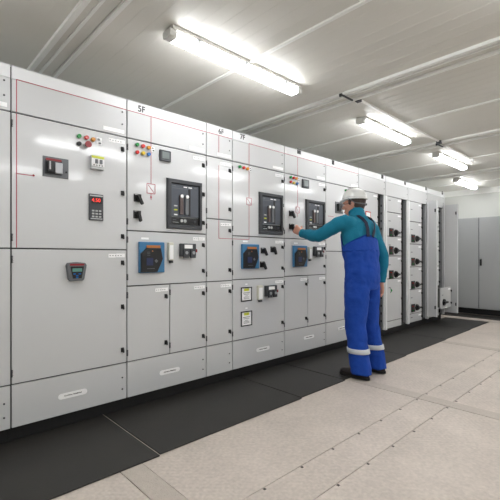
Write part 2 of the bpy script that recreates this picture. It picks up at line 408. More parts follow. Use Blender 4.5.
def breaker(cab, pl, yt, yb, pr):
    x0, x1, z0, z1 = rect(pl, yt, yb, pr); w = x1-x0; h = z1-z0
    P = lambda u, v: (x0+u*w, z0+v*h)
    b = MB()                    # bezel: four bars sloping in
    fo = [(0,0),(1,0),(1,1),(0,1)]; fi = [(.12,.12),(.90,.12),(.90,.90),(.12,.90)]
    i = 0; k = b.mi('dgrey')
    for y, q in ((D, fo), (D-.022, [(.015,.015),(.985,.015),(.985,.985),(.015,.985)]), (D-.022, [(.10,.09),(.92,.09),(.92,.915),(.10,.915)]), (D-.004, [(.12,.105),(.90,.105),(.90,.90),(.12,.90)])):
        for u, v in q: X, Z = P(u, v); b.v.append((X, y, Z))
    for j in range(3):
        for a in range(4): b.f.append([j*4+a, j*4+(a+1) % 4, j*4+4+(a+1) % 4, j*4+4+a]); b.m.append(k if j != 2 else b.mi('black'))
    o = b.build('circuit_breaker', cab)
    def bx(n, u0, u1, v0, v1, d, m, d0=.004):
        X0, Z0 = P(u0, v0); X1, Z1 = P(u1, v1)
        return MB().box(X0, X1, D-d, D-d0, Z0, Z1, m).build(n, o)
    bx('breaker_face', .12, .90, .25, .90, .010, 'slate', -.004)
    bx('lower_window', .13, .89, .11, .235, .008, 'black', -.004)
    bx('breaker_slot', .595, .655, .27, .82, .013, 'black', .01)
    b = MB()
    for u, m in ((.38, 'brownm'), (.53, 'mgrey')):
        X, Z = P(u, .30); X2, Z2 = P(u, .68)
        b.box(X-w*.045, X+w*.045, D-.026, D-.010, Z, Z2, m)
        b.disc(X, Z2-.008, w*.042, D-.032, D-.026, 'white', 12)
    b.build('charging_handle', o)
    b = MB()
    for v, m in ((.45, 'lgrey'), (.37, 'yellowp'), (.275, 'white')):
        X, Z = P(.19, v); b.box(X, X+w*.09, D-.014, D-.010, Z, Z+h*.025, m)
    b.build('status_flags', o)
    b = MB()
    for u, ww, m in ((.14, .1, 'mgrey'), (.46, .10, 'white'), (.60, .10, 'white'), (.76, .08, 'mgrey')):
        X, Z = P(u, .845 if m == 'white' else .85); b.box(X, X+ww*w, D-.012, D-.010, Z, Z+h*.022, m)
    X, Z = P(.14, .81); X1, _ = P(.58, .81); b.box(X, X1, D-.0115, D-.010, Z, Z+h*.008, 'mgrey')
    b.build('legend', o)
    b = MB()
    for u in (.40, .50):
        X, Z = P(u, .17); b.disc(X, Z, w*.038, D-.016, D-.008, 'lgrey', 12)
    X, Z = P(.16, .13); b.box(X, X+w*.16, D-.010, D-.008, Z, Z+h*.012, 'lgrey'); b.box(X, X+w*.1, D-.010, D-.008, Z+h*.05, Z+h*.062, 'mgrey')
    X, Z = P(.79, .17); b.disc(X, Z, w*.03, D-.012, D-.008, 'dgrey', 12)
    b.build('push_buttons', o)
def starter(cab, pl, yt, yb, pr):
    x0, x1, z0, z1 = rect(pl, yt, yb, pr); w = x1-x0; h = z1-z0
    o = MB().box(x0, x1, D-.026, D, z0, z1, 'starter').build('soft_starter', cab, bevel=.005)
    P = lambda u, v: (x0+u*w, z0+v*h)
    MB().prism([P(.03,.03), P(.66,.03), P(.80,.28), P(.88,.45), P(.80,.80), P(.26,.80), P(.03,.62)], D-.042, D-.026, 'black', .03).build('front_cover', o, bevel=.003)
    def pr_(n, u0, u1, v0, v1, d, d0, m):
        X0, Z0 = P(u0, v0); X1, Z1 = P(u1, v1); MB().box(X0, X1, D-d, D-d0, Z0, Z1, m).build(n, o)
    pr_('display', .26, .80, .80, .89, .032, .026, 'orange')
    pr_('keypad', .22, .47, .24, .48, .045, .042, 'navy')
    X, Z = P(.60, .38); MB().prism([(X-.014, Z), (X, Z-.014), (X+.014, Z), (X, Z+.014)], D-.046, D-.042, 'mgrey').build('cursor_key', o)
    X, Z = P(.45, .70); MB().disc(X, Z, .005, D-.046, D-.042, 'orange', 8).build('status_lamp', o)
    b = MB()
    for v in (.66, .61, .56): X, Z = P(.24, v); b.box(X, X+w*.12, D-.0435, D-.042, Z, Z+h*.014, 'mgrey')
    X, Z = P(.24, .13); b.box(X, X+w*.3, D-.0435, D-.042, Z, Z+h*.016, 'mgrey')
    b.build('legend', o)
    X, Z = P(.12, 1.08); MB().box(X, X+.06, D-.0015, D, Z, Z+.014, 'white').build('name_plate', o)
def holder(cab, pl, yt, yb, pr):
    x0, x1, z0, z1 = rect(pl, yt, yb, pr)
    o = MB().box(x0, x1, D-.03, D, z0+.02, z1, 'cream').build('plug_holder', cab, bevel=.004)
    MB().box(x0+.006, x1-.006, D-.034, D-.03, z0+.03, z1-.02, 'white').build('cover_strip', o)
    MB().box(x0+(x1-x0)*.35, x1-.002, D-.025, D-.004, z0, z0+.02, 'dgrey').build('plug', o)
def terminal(cab, pl, yt, yb, pr):
    x0, x1, z0, z1 = rect(pl, yt, yb, pr); w = x1-x0; h = z1-z0
    o = MB().box(x0, x1, D-.03, D, z0+.1*h, z1, 'dgrey').build('test_terminal', cab, bevel=.003)
    MB().box(x0+.22*w, x0+.74*w, D-.034, D-.03, z0+.66*h, z0+.92*h, 'white').build('name_plate', o)
    for u in (.28, .74):
        X = x0+u*w
        MB().box(X-.16*w, X+.16*w, D-.045, D-.03, z0, z0+.6*h, 'dgrey').disc(X, z0+.36*h, w*.09, D-.052, D-.045, 'metal', 10).build('socket', o)
    MB().box(x0+.94*w, x0+w+.004, D-.04, D-.01, z0+.4*h, z0+.62*h, 'dred').build('release_tab', o)
def placard(cab, pl, yt, yb, pr):
    x0, x1, z0, z1 = rect(pl, yt, yb, pr); w = x1-x0; h = z1-z0
    b = MB(); t = .009
    b.box(x0, x1, D-.006, D, z0, z0+t, 'black').box(x0, x1, D-.006, D, z1-t, z1, 'black').box(x0, x0+t, D-.006, D, z0+t, z1-t, 'black').box(x1-t, x1, D-.006, D, z0+t, z1-t, 'black')
    b.box(x0+t, x1-t, D-.002, D, z0+t, z1-t, 'white')
    o = b.build('placard', cab)
    b = MB().box(x0+w*.28, x0+w*.74, D-.0025, D-.002, z0+h*.72, z0+h*.90, 'yellowp')
    for v, a in ((.58, .6), (.48, .5), (.36, .3), (.27, .5), (.18, .5)): b.box(x0+w*(.5-a/2), x0+w*(.5+a/2), D-.0025, D-.002, z0+h*v, z0+h*(v+.035), 'grayink' if v < .5 else 'ink')
    b.build('print', o)
    MB().box(x0+w*.4, x0+w*.6, D-.0015, D, z1+.02, z1+.032, 'white').build('name_plate', o)
ZL = 2.124
PX = lambda p: face(p)[0]
PZ = lambda p, y: face(p, y)[1]
X = [-.15, .545, 1.255, 1.95, 2.235, 2.92, 3.62, 4.31, 4.995, 5.69, 6.385, 7.08]
cA = cabinet(X[0], X[1], 'plain pale grey cabinet at the left edge of the picture, mostly cut off', [1.14], plain=True)
# cabinet with keypad
c1 = cabinet(X[1], X[2], 'wide pale grey cabinet nearest the camera with a red digit keypad', [1.14], oval=(73, 394))
for c, px, py in (('green',78.5,136.5), ('red',86,138), ('amber',92.5,139.8), ('black',78.5,144), ('mushroom',86,145.5)): lamp(c1, c, px, py)
legend(c1, 99, 141.5, .036, .05)
mimic(c1, [(PX(16.5), 1.145, PX(16.5), Zh-.004), (PX(16.5), Zh+.004, PX(16.5), ZL), (PX(16.5), ZL, X[2]-.004, ZL), (PX(16.5), PZ(20,174), PX(33), PZ(20,174))])
MB().disc(PX(33.5), PZ(33.5,175.5), .007, D-.002, D, 'dred', 8).build('mimic_dot', c1)
x0, x1, z0, z1 = rect(42.5, 155.5, 176, 68.3); w = x1-x0; h = z1-z0
o = MB().box(x0, x1, D-.006, D, z0, z1, 'mgrey').build('moulded_case_breaker', c1, bevel=.002)
MB().box(x0+.08*w, x0+.72*w, D-.012, D-.006, z0+.14*h, z0+.86*h, 'dgrey').build('recess', o)
MB().box(x0+.10*w, x0+.70*w, D-.014, D-.012, z0+.80*h, z0+.90*h, 'dred').build('red_stripe', o)
MB().box(x0+.42*w, x0+.72*w, D-.03, D-.012, z0+.18*h, z0+.72*h, 'metal').build('rotor', o, bevel=.004)
MB().box(x0+.12*w, x0+.34*w, D-.05, D-.012, z0+.2*h, z0+.72*h, 'black').box(x0+.16*w, x0+.22*w, D-.052, D-.05, z0+.3*h, z0+.7*h, 'lgrey').build('handle', o, bevel=.003)
MB().disc(x0+.90*w, z0+.33*h, .006, D-.01, D-.006, 'black', 8).build('lock', o)
x0, x1, z0, z1 = rect(89.6, 155.5, 169, 102.5); w = x1-x0; h = z1-z0
o = MB().box(x0, x1, D-.03, D, z0, z1, 'lgrey').build('push_button_box', c1, bevel=.003)
MB().box(x0+.02*w, x1-.02*w, D-.034, D-.03, z0+.2*h, z0+.78*h, 'white').build('button_plate', o)
MB().box(x0+.02*w, x1-.02*w, D-.034, D-.03, z0+.80*h, z0+.97*h, 'yellowp').build('yellow_strip', o)
for u in (.27, .62):
    MB().box(x0+u*w, x0+(u+.18)*w, D-.042, D-.034, z0+.40*h, z0+.70*h, 'mgrey').build('button', o)
b = MB()
for u in (.18, .4, .6, .8): b.disc(x0+u*w, z0+.28*h, .004, D-.037, D-.034, 'ink', 6)
b.build('legend', o)
x0, x1, z0, z1 = rect(88.5, 193.5, 220, 102.8); w = x1-x0; h = z1-z0
o = MB().box(x0, x1, D-.012, D, z0, z1, 'dgrey').build('keypad_controller', c1, bevel=.003)
MB().box(x0+.05*w, x1-.05*w, D-.0125, D-.012, z0+.91*h, z0+.96*h, 'lgrey').build('legend', o)
MB().box(x0+.1*w, x1-.08*w, D-.0125, D-.012, z0+.04*h, z0+.08*h, 'lgrey').build('legend', o)
MB().box(x0+.16*w, x0+.86*w, D-.014, D-.012, z0+.64*h, z0+.88*h, 'black').build('display', o)
text('4.50', .034, x0+.47*w, z0+.76*h, o, 'led', D-.0148)
b = MB()
for u in (.26, .50, .74):
    for v in (.14, .25, .36): b.box(x0+(u-.08)*w, x0+(u+.08)*w, D-.017, D-.012, z0+(v-.03)*h, z0+(v+.03)*h, 'lgrey')
b.build('keys', o)
x0, x1, z0, z1 = rect(65.5, 262.5, 281, 85.3); w = x1-x0; h = z1-z0
P = lambda u, v: (x0+u*w, z0+v*h)
o = MB().prism([P(.18,0), P(.80,0), P(.88,.08), P(1,.85), P(.93,.97), P(.5,1.02), P(.06,.97), P(0,.85), P(.1,.08)], D-.028, D, 'mgrey', .03).build('trip_relay', c1, bevel=.004)
MB().prism([P(.28,.13), P(.72,.13), P(.84,.78), P(.16,.78)], D-.031, D-.028, 'black').build('front_cover', o)
MB().box(*[P(.26,0)[0], P(.74,0)[0]], D-.033, D-.031, P(0,.50)[1], P(0,.68)[1], 'teal_lcd').build('screen', o)
MB().box(P(.14,0)[0], P(.86,0)[0], D-.030, D-.028, P(0,.83)[1], P(0,.93)[1], 'dred').build('red_stripe', o)
b = MB()
for u, v in ((.36,.38), (.62,.38), (.49,.28), (.49,.18)): xx, zz = P(u, v); b.box(xx-.007, xx+.007, D-.034, D-.031, zz-.004, zz+.004, 'blue')
b.build('keys', o)
# 5F
c2 = cabinet(X[2], X[3], 'pale grey cabinet marked 5F with a breaker window, blue starter and two lower doors', [1.277, .884], split=PX(169.7), oval=(169.8, 371), mark=('5F', (141.5, 109.5)))
for c, px, py in (('green',136.5,145), ('red',142.3,146.5), ('amber',148,148), ('red',136.5,152.5), ('yellow',142.4,153.6), ('blue',148,154.6)): lamp(c2, c, px, py)
legend(c2, 152.8, 149.5, .026, .036)
meter(c2, 159, 149.5, 160.5, 170)
xm = PX(151)
mimic(c2, [(X[2]+.004, ZL, X[3]-.004, ZL), (xm, ZL, xm, Zh+.005), (xm, Zh-.005, xm, PZ(151,184)), (xm, PZ(151,193.5), xm, PZ(151,200))]+msq(xm, PZ(151,193.5), PZ(151,184), .033))
MB().prism([(xm-.008, PZ(151,196.5)), (xm, PZ(151,199.5)), (xm+.008, PZ(151,196.5))], D-.002, D, 'mimic').build('mimic_arrow', c2)
breaker(c2, 166.2, 177.5, 228.5, 201)
rotary(c2, 137.3, 198, -62); rotary(c2, 137, 214.5, -75)
starter(c2, 138, 241.7, 273, 163)
holder(c2, 167, 242.5, 263, 171.7); terminal(c2, 179, 243.5, 258, 194)
# 6F
c3 = cabinet(X[3], X[4], 'narrow pale grey cabinet marked 6F with three plain doors', [1.41, .884], mark=('6F', (221, 131.8)))
xm = PX(218.8); zq = PZ(219, 238.3)
mimic(c3, [(X[3]+.004, ZL, X[4]-.004, ZL), (xm, ZL, xm, Zh+.05), (xm, Zh-.06, xm, 1.415), (xm, 1.405, xm, zq), (xm, zq, X[4]-.004, zq)])
# 7F
c4 = cabinet(X[4], X[5], 'pale grey cabinet marked 7F with two green and yellow placards on its lower door', [1.277, .888], oval=(263, 348.8), mark=('7F', (242.5, 137.2)))
for c, px, py in (('green',239,167), ('red',243,168), ('amber',246.7,169)): lamp(c4, c, px, py)
legend(c4, 250, 169.6, .02, .036)
xm = PX(249)
mimic(c4, [(xm, ZL, X[5]-.004, ZL), (xm, ZL, xm, Zh+.005), (xm, Zh-.005, xm, PZ(249,198)), (xm, PZ(249,205), xm, 1.281), (xm, 1.272, xm, zq), (X[4]+.004, zq, xm, zq)]+msq(xm, PZ(249,205), PZ(249,198), .030))
breaker(c4, 258.5, 191.5, 234, 282)
starter(c4, 240.7, 244, 268.8, 257.5)
rotary(c4, 262.7, 250.6, -60); rotary(c4, 272.4, 249.4, -68); rotary(c4, 261.9, 264.4, -62)
placard(c4, 240.8, 287.5, 301.8, 251.6); placard(c4, 240.8, 311.8, 326.8, 251.8)
holder(c4, 256.4, 285.5, 302, 260.6); terminal(c4, 264.2, 285.7, 297.5, 275)
# 8F
c5 = cabinet(X[5], X[6], 'pale grey cabinet whose rotary switch the worker is turning', [1.277, .895], split=PX(307.8), oval=(309, 337))
Xq, Zq = face(299, 151.3); MB().box(Xq-.03, Xq+.03, D-.0015, D, Zq-.028, Zq+.028, 'ink').build('marking', c5)
for c, px, py in (('green',290,177.3), ('red',292.9,178), ('amber',295.5,178.7), ('red',290,182), ('yellow',293,183), ('blue',296.3,183.7)): lamp(c5, c, px, py)
legend(c5, 298.3, 179.6, .022, .036)
meter(c5, 301.6, 179, 187.5, 308)
xm = PX(297.6)
mimic(c5, [(X[5]+.004, ZL, X[6]-.004, ZL), (xm, ZL, xm, Zh+.005), (xm, Zh-.005, xm, PZ(297.6,207)), (xm, PZ(297.6,213), xm, PZ(297.6,217))]+msq(xm, PZ(297.6,213), PZ(297.6,207), .028))
breaker(c5, 305.3, 199, 232, 324)
rotary(c5, 290.7, 213.5, -60); rotary(c5, 290.7, 226.5, -75)
starter(c5, 292.2, 245.5, 267, 305.6)
holder(c5, 307.2, 247, 261, 309.6); terminal(c5, 312.8, 246.5, 257, 321)
# behind the worker
c6 = cabinet(X[6], X[7], 'pale grey cabinet with a small window device, directly behind the helmet of the worker', [1.155], oval=(342, 328))
Xq, Zq = face(333, 162.5); MB().box(Xq-.025, Xq+.025, D-.0015, D, Zq-.026, Zq+.026, 'ink').build('marking', c6)
for c, px, py in (('green',345,190.5), ('black',348,190.8), ('black',345,194.8)): lamp(c6, c, px, py)
mimic(c6, [(X[6]+.004, ZL, X[7]-.004, ZL), (PX(328), PZ(328,216), PX(333.5), PZ(328,216))])
x0, x1, z0, z1 = rect(335, 201.5, 213, 342.6); w = x1-x0; h = z1-z0
o = MB().box(x0, x1, D-.008, D, z0, z1, 'mgrey').build('moulded_case_breaker', c6, bevel=.002)
MB().box(x0+.15*w, x0+.5*w, D-.04, D-.008, z0+.2*h, z0+.8*h, 'black').build('handle', o)
MB().box(x0+.58*w, x0+.85*w, D-.02, D-.008, z0+.2*h, z0+.8*h, 'metal').build('rotor', o)

# drawer columns with open cable compartments
def module(cab, X0, Z0, par=None, y=D):
    k = .012
    o = MB().box(X0+.0, X0+.115, y-.012, y, Z0-.06, Z0+.06, 'black').build('switch_module', cab, bevel=.003)
    MB().box(X0+.055, X0+.10, y-.016, y-.012, Z0-.03, Z0+.035, 'brownm').build('window', o)
    MB().disc(X0+.028, Z0-.035, .008, y-.022, y-.012, 'green', 10).build('lamp_green', o)
    MB().disc(X0+.028, Z0+.030, .007, y-.022, y-.012, 'red', 10).build('lamp_red', o)
    MB().disc(X0+.19, Z0, .045, y-.02, y, 'black', 16, .1).build('knob_base', o)
    MB().prism([(X0+.15, Z0+.03), (X0+.15, Z0-.03), (X0+.215, Z0-.012), (X0+.245, Z0-.012), (X0+.245, Z0+.012), (X0+.215, Z0+.012)], y-.05, y-.02, 'black').build('knob', o)
def mcc(x0, x1, label, zs, mods, opened=None, pulled=None, badge=None, arrow=None):
    t = thing('drawer_cabinet', label, 'cabinet', ((x0+x1)/2, D+.3, 0), 'drawer cabinets in the long row')
    g = .004; xo0, xo1 = x0+.482, x0+.648
    b = MB().box(x0+.001, x0+.02, D+TH, D+.6, Zp, Zt-.002, 'inner').box(x1-.02, x1-.001, D+TH, D+.6, Zp, Zt-.002, 'inner').box(x0+.02, x1-.02, D+.57, D+.6, Zp, Zt-.002, 'inner')
    b.box(x0+.02, x1-.02, D+TH, D+.57, Zh, Zt-.002, 'inner').box(x0+.02, x1-.02, D+TH, D+.57, Zp, Zp+.02, 'frame').box(xo0-.012, xo0-.004, D+TH, D+.57, Zp+.02, Zh, 'inner')
    b.build('carcass', t)
    MB().box(x0+.0005, x1-.0005, D+.05, D+.58, .009, Zp, 'plinth').build('plinth', t)
    MB().box(x0+.0005, x1-.0005, D-.002, D+.6, Zt-.002, Zt, 'rail').build('top_cover', t)
    hd = panel('header_panel', t, x0+g, x1-g, Zh+g, Zt-.078); panel('top_rail', t, x0+g, x1-g, Zt-.076, Zt-.003, 'rail')
    for z in (Zh+.085, Zt-.10): link('screw', shared(screw_mesh), hd, (x1-.035, D, z))
    panel('stile', t, x0+.002, x0+.046, Zp-.01, Zh, 'rail', D-.004)
    panel('stile', t, x1-.047, x1-.002, Zp, Zh)
    if badge:
        Xq, Zq = face(*badge); MB().box(Xq-.028, Xq+.028, D-.0015, D, Zq-.028, Zq+.028, 'ink').build('marking', t)
    for k in range(len(zs)-1):
        z1, z0 = zs[k], zs[k+1]
        dy = 0
        if pulled is not None and k == pulled: dy = -.19
        d = MB().box(x0+.05, x0+.478, D+dy, D+TH+dy, z0+g, z1-g, 'paint')
        if dy: d.box(x0+.06, x0+.468, D+TH+dy, D+.3, z0+.02, z1-.02, 'inner')
        d = d.build('drawer_unit', t, origin=(x0+.05, D+dy, z0), bevel=.002)
        if z1-z0 > .12:
            for z in ([z1-.07, z0+.07] if z1-z0 < .45 else [z1-.07, (z0+z1)/2, z0+.07]): link('latch', shared(latch_mesh), d, (x0+.474, D+dy, z))
            MB().box(x0+.36, x0+.45, D+dy-.0015, D+dy, z1-.05, z1-.028, 'white').build('name_plate', d)
            MB().box(x0+.09, x0+.15, D+dy-.0015, D+dy, z1-.13 if z1-z0 > .25 else z1-.06, (z1-.13 if z1-z0 > .25 else z1-.06)+.014, 'grayink').build('name_plate', d)
    for z in mods:
        module(t, x0+.085 if False else x0+.105, z)
    if pulled is not None:
        zc = (zs[pulled]+zs[pulled+1])/2
        o = MB().disc(x0+.17, zc-.07, .05, D-.21, D-.19, 'black', 16, .1).prism([(x0+.10, zc-.055), (x0+.10, zc-.085), (x0+.24, zc-.085), (x0+.24, zc-.055)], D-.24, D-.21, 'black').build('knob', t)
    # cable compartment: perforated rail, cable bundle
    MB().box(xo0+.1, xo0+.13, D+.10, D+.13, Zp+.02, Zh, 'metal').build('cable_rail', t)
    b = MB()
    for q in range(3): b.tube([(xo0+.03+.025*q, D+.3-.04*q, Zp+.02), (xo0+.04+.02*q, D+.27, 1.0), (xo0+.03+.025*q, D+.3, Zh)], .009, 'black', 6)
    b.build('cables', t)
    b = MB()
    for q in range(16): b.box(x1-.0475, x1-.046, D+.03, D+.045, .2+q*.105, .23+q*.105, 'black')
    b.box(xo1-.004, xo1-.0005, D+.02, D+.055, Zp+.02, Zh, 'metal'); b.build('slotted_rail', t)
    for z in (.35, .85, 1.35, 1.8): MB().box(xo0-.003, xo0+.012, D-.004, D+.01, z-.02, z+.02, 'black').build('catch', t)
    if opened:
        w, z0, z1 = opened
        d = MB().box(xo1+.004, xo1+.022, D-w, D-.004, z0, z1, 'paint').box(xo1-.008, xo1+.004, D-w, D-w+.012, z0, z1, 'rail').box(xo1-.008, xo1+.004, D-.03, D-.02, z0, z1, 'rail').build('open_door', t)
        for z in (z0+.15, z1-.15): MB().box(xo1-.014, xo1+.004, D-w+.02, D-w+.035, z-.025, z+.025, 'black').build('latch', d)
    return t
c7 = mcc(X[7], X[8], 'pale drawer cabinet mostly hidden behind the back of the worker', [Zh, 1.55, 1.2, .787, .2, Zp], [1.02], badge=(382.3, 176.6))
x0, x1, z0, z1 = rect(365.3, 211, 222, 370.4)
o = MB().box(x0, x1, D-.004, D-.0005, z0, z1, 'red').box(x0+.014, x1-.014, D-.006, D-.004, z0+.014, z1-.014, 'white').build('warning_plate', c7)
c8 = mcc(X[8], X[9], 'drawer cabinet just right of the worker with three switch modules and a green arrow', [Zh, 1.713, 1.379, 1.104, .787, .2, Zp], [PZ(391,232.5), PZ(391,250.5), PZ(391,274.6)], badge=(405, 183))
Xa, Za = face(391.3, 290.5)
MB().prism([(Xa-.03, Za+.035), (Xa+.03, Za), (Xa-.03, Za-.035), (Xa-.012, Za)], D-.003, D, 'green').build('green_arrow', c8)
c9 = mcc(X[9], X[10], 'drawer cabinet with four switch modules and its narrow cable door swung open', [Zh, 1.627, 1.286, .94, .598, .23, Zp], [PZ(413,238.5), PZ(413,261.6), PZ(413,284.8), PZ(413,308)], opened=(.17, .145, 1.975), badge=(426, 188.5))
c10 = mcc(X[10], X[11], 'farthest cabinet of the row with one drawer pulled out and its cable door open', [Zh, 1.6, 1.27, .94, .604, .264, Zp], [], opened=(.24, .145, 1.98), pulled=4, badge=(442.3, 193))
MB().box(X[11]+.001, X[11]+.02, D-.003, D+.6, Zp, Zt, 'rail').build('end_panel', c10)

# ---------------------------------------------------------------- grey enclosures at the far end
def enclosure(ya, yb, label):
    t = thing('grey_enclosure', label, 'cabinet', (8.3, (ya+yb)/2, 0), 'dark grey enclosures along the far wall')
    MB().box(8.12, 8.56, yb+.003, ya-.003, .12, 1.83, 'gcab').build('carcass', t)
    MB().box(8.18, 8.54, yb+.003, ya-.003, .009, .12, 'plinth').box(8.165, 8.18, yb+.1, yb+.16, .02, .11, 'mgrey').build('plinth', t)
    ym = (ya+yb)/2
    for a, c in ((ya-.006, ym+.006), (ym-.006, yb+.006)):
        d = MB().box(8.095, 8.118, c, a, .13, 1.825, 'gcab').build('door', t, bevel=.003)
        if c < ym-.02:
            MB().box(8.07, 8.095, a-.045, a-.02, .93, 1.05, 'black').build('handle', d)
        else:
            for z in (.35, 1.6): MB().box(8.085, 8.095, a-.02, a-.008, z-.03, z+.03, 'gcabd').build('hinge', d)
    MB().box(8.105, 8.121, ym-.006, ym+.006, .13, 1.825, 'gcabd').build('centre_gap', t)
enclosure(2.93, 1.73, 'dark grey two-door enclosure at the far right, beside the pale switchgear row')
enclosure(1.72, .52, 'second dark grey enclosure, just beyond the right edge of the picture')

# ---------------------------------------------------------------- the worker
pw = thing('person', 'worker in white helmet, teal pullover and blue overalls, left arm reaching to a switch', 'person', (3.24, 1.88, 0))
def ell(c, u, v, n=24, e=1.0):
    c = Vector(c); u = Vector(u); v = Vector(v); out = []
    for a in range(n):
        q = 2*math.pi*a/n; cc, ss = math.cos(q), math.sin(q)
        f = lambda x: math.copysign(abs(x)**e, x)
        out.append(c+u*f(cc)+v*f(ss))
    return out
def V(*a): return Vector(a)
HC = V(3.258, 1.985, 1.580); HR = Matrix.Rotation(math.radians(14), 3, 'Z') @ Matrix.Rotation(math.radians(-6), 3, 'X')
hp = lambda x, y, z: HC+HR @ V(x, y, z)
def torso(b, g, m, top=1.47, low=0):   # rings from pelvis to neck base; g = growth
    for_ = [(.86,.175,.130,1.885), (.93,.180,.138,1.885), (1.02,.165,.128,1.89), (1.12,.172,.128,1.90), (1.24,.190,.132,1.915), (1.34,.200,.128,1.925), (1.40,.190,.112,1.93), (1.44,.140,.088,1.935), (1.475,.075,.068,1.945)]
    b.loft([ell((3.24+(0 if z < 1.2 else (z-1.2)*.02), y, z), (rx+g, 0, 0), (0, ry+g, 0), 28, .9) for z, rx, ry, y in for_ if low <= z <= top+.01], m)
LA = [(3.085,1.935,1.405), (3.03,2.01,1.385), (3.000,2.10,1.330), (2.985,2.19,1.285), (2.99,2.27,1.293), (3.004,2.35,1.310), (3.012,2.41,1.322)]
RA = [(3.40,1.925,1.40), (3.455,1.905,1.35), (3.485,1.87,1.22), (3.508,1.82,1.10), (3.508,1.825,1.00), (3.503,1.835,.90), (3.50,1.838,.855)]
def chain(b, pts, rs, m, n=16): b.tube(pts, rs, m, n)
def leg(b, hx, kx, ax, hy, ky, ay, rs, m, zs=(.86,.74,.60,.47,.34,.20,.10,.05)):
    hz, kz, az = .86, .47, .045; rings = []
    for z, r in zip(zs, rs):
        if z > kz: t = (hz-z)/(hz-kz); x = hx+(kx-hx)*t; y = hy+(ky-hy)*t
        else: t = (kz-z)/(kz-az); x = kx+(ax-kx)*t; y = ky+(ay-ky)*t
        rings.append(ell((x, y, z), (r[0],0,0), (0,r[1],0), 24))
    b.loft(rings, m)
Lg = (3.155, 3.145, 3.135, 1.885, 1.90, 1.835); Rg = (3.325, 3.37, 3.415, 1.885, 1.895, 1.835)
def hand(b, w, d, n, t, curl, spread=1.0, thumb=(.75,.55,.45)):
    w = V(*w); d = V(*d).normalized(); n = V(*n); n = (n-d*n.dot(d)).normalized(); t = V(*t); t = (t-d*t.dot(d)-n*t.dot(n)).normalized()
    rings = []
    for s, hw, hh in ((-.03,.026,.021), (.0,.028,.020), (.03,.038,.018), (.065,.043,.016), (.092,.042,.013)):
        rings.append(ell(w+d*s, t*hw, n*hh, 16, .85))
    b.loft(rings, 'skin')
    for k, (o, L) in enumerate(((.031,.070), (.0105,.078), (-.0105,.072), (-.030,.056))):
        p = w+d*.084+t*o; pts = [p]; ang = .12; rr = [.0095,.0092,.0085,.0075,.0055]
        dirs = []
        for q, f in enumerate((.45,.30,.17,.08)):
            ang += curl[min(q, 2)]*(1+.12*k) if q < 3 else .1
            dd = d*math.cos(ang)+n*math.sin(ang)+t*o*.8*spread*(1 if q == 0 else .3)
            p = p+dd.normalized()*L*f; pts.append(p)
        b.tube(pts, rr, 'skin', 10)
    p = w+d*.012+t*.024+n*.006; a, c, e = thumb
    dd = (d*a+t*c+n*e).normalized(); d2 = (d*(a+.3)+t*c*.3+n*(e+.1)).normalized()
    b.tube([p, p+dd*.028, p+dd*.048+d2*.012, p+dd*.048+d2*.034, p+dd*.048+d2*.042], [.013,.0125,.011,.0095,.006], 'skin', 10)
# body: one continuous surface (torso, limbs, hands, neck, head)
b = MB()
torso(b, -.03, 'skin')
chain(b, LA+[(3.014,2.425,1.327)], [.045,.042,.038,.034,.034,.028,.026,.025], 'skin')
chain(b, RA+[(3.50,1.840,.83)], [.045,.042,.038,.034,.034,.028,.026,.024], 'skin')
leg(b, *Lg, [(.075,.08),(.075,.08),(.06,.065),(.05,.055),(.05,.055),(.035,.04),(.033,.036),(.035,.04)], 'skin')
leg(b, *Rg, [(.075,.08),(.075,.08),(.06,.065),(.05,.055),(.05,.055),(.035,.04),(.033,.036),(.035,.04)], 'skin')
for px in (3.135, 3.415): b.sphere((px, 1.88, .05), (.035, .10, .03), 'skin')
chain(b, [(3.24,1.94,1.43), (3.245,1.95,1.49), tuple(hp(0,-.02,-.03))], [.06,.056,.058], 'skin')
b.sphere(HC+HR @ V(0,-.012,.035), (.073,.092,.088), 'skin', 24, 16, HR)
b.loft([ell(hp(0,.018,.04), HR @ V(.066,0,0), HR @ V(0,.072,0), 20), ell(hp(0,.020,0), HR @ V(.066,0,0), HR @ V(0,.073,0), 20), ell(hp(0,.024,-.04), HR @ V(.057,0,0), HR @ V(0,.066,0), 20),
        ell(hp(0,.034,-.075), HR @ V(.042,0,0), HR @ V(0,.054,0), 20), ell(hp(0,.046,-.098), HR @ V(.024,0,0), HR @ V(0,.034,0), 20)], 'skin')
b.sphere(hp(0,.088,.028), (.05,.012,.010), 'skin', 12, 8, HR)                        # brow
b.loft([ell(hp(0,.085,.02), HR @ V(.008,0,0), HR @ V(0,.008,0), 10), ell(hp(0,.100,0), HR @ V(.010,0,0), HR @ V(0,.011,0), 10), ell(hp(0,.110,-.017), HR @ V(.014,0,0), HR @ V(0,.013,0), 10), ell(hp(0,.098,-.028), HR @ V(.013,0,0), HR @ V(0,.012,0), 10)], 'skin')
b.sphere(hp(0,.084,-.050), (.022,.013,.006), 'skin', 12, 8, HR); b.sphere(hp(0,.083,-.062), (.020,.012,.006), 'skin', 12, 8, HR)
b.sphere(hp(0,.078,-.088), (.020,.014,.014), 'skin', 12, 8, HR)                      # chin
for s in (-1, 1):
    b.sphere(hp(s*.074,-.012,-.002), (.009,.018,.030), 'skin', 12, 8, HR)           # ears
    b.sphere(hp(s*.042,.066,-.012), (.02,.022,.018), 'skin', 12, 8, HR)             # cheeks
hand(b, (3.014,2.420,1.326), (-.02,.84,.48), (1,0,-.15), (.1,-.4,.9), (.55,.6,.35), thumb=(.7,.35,.65))
hand(b, (3.50,1.840,.835), (-.05,.10,-1), (-1,.1,0), (0,1,.1), (.22,.30,.22))
bd = b.build('body', pw, smooth=True)
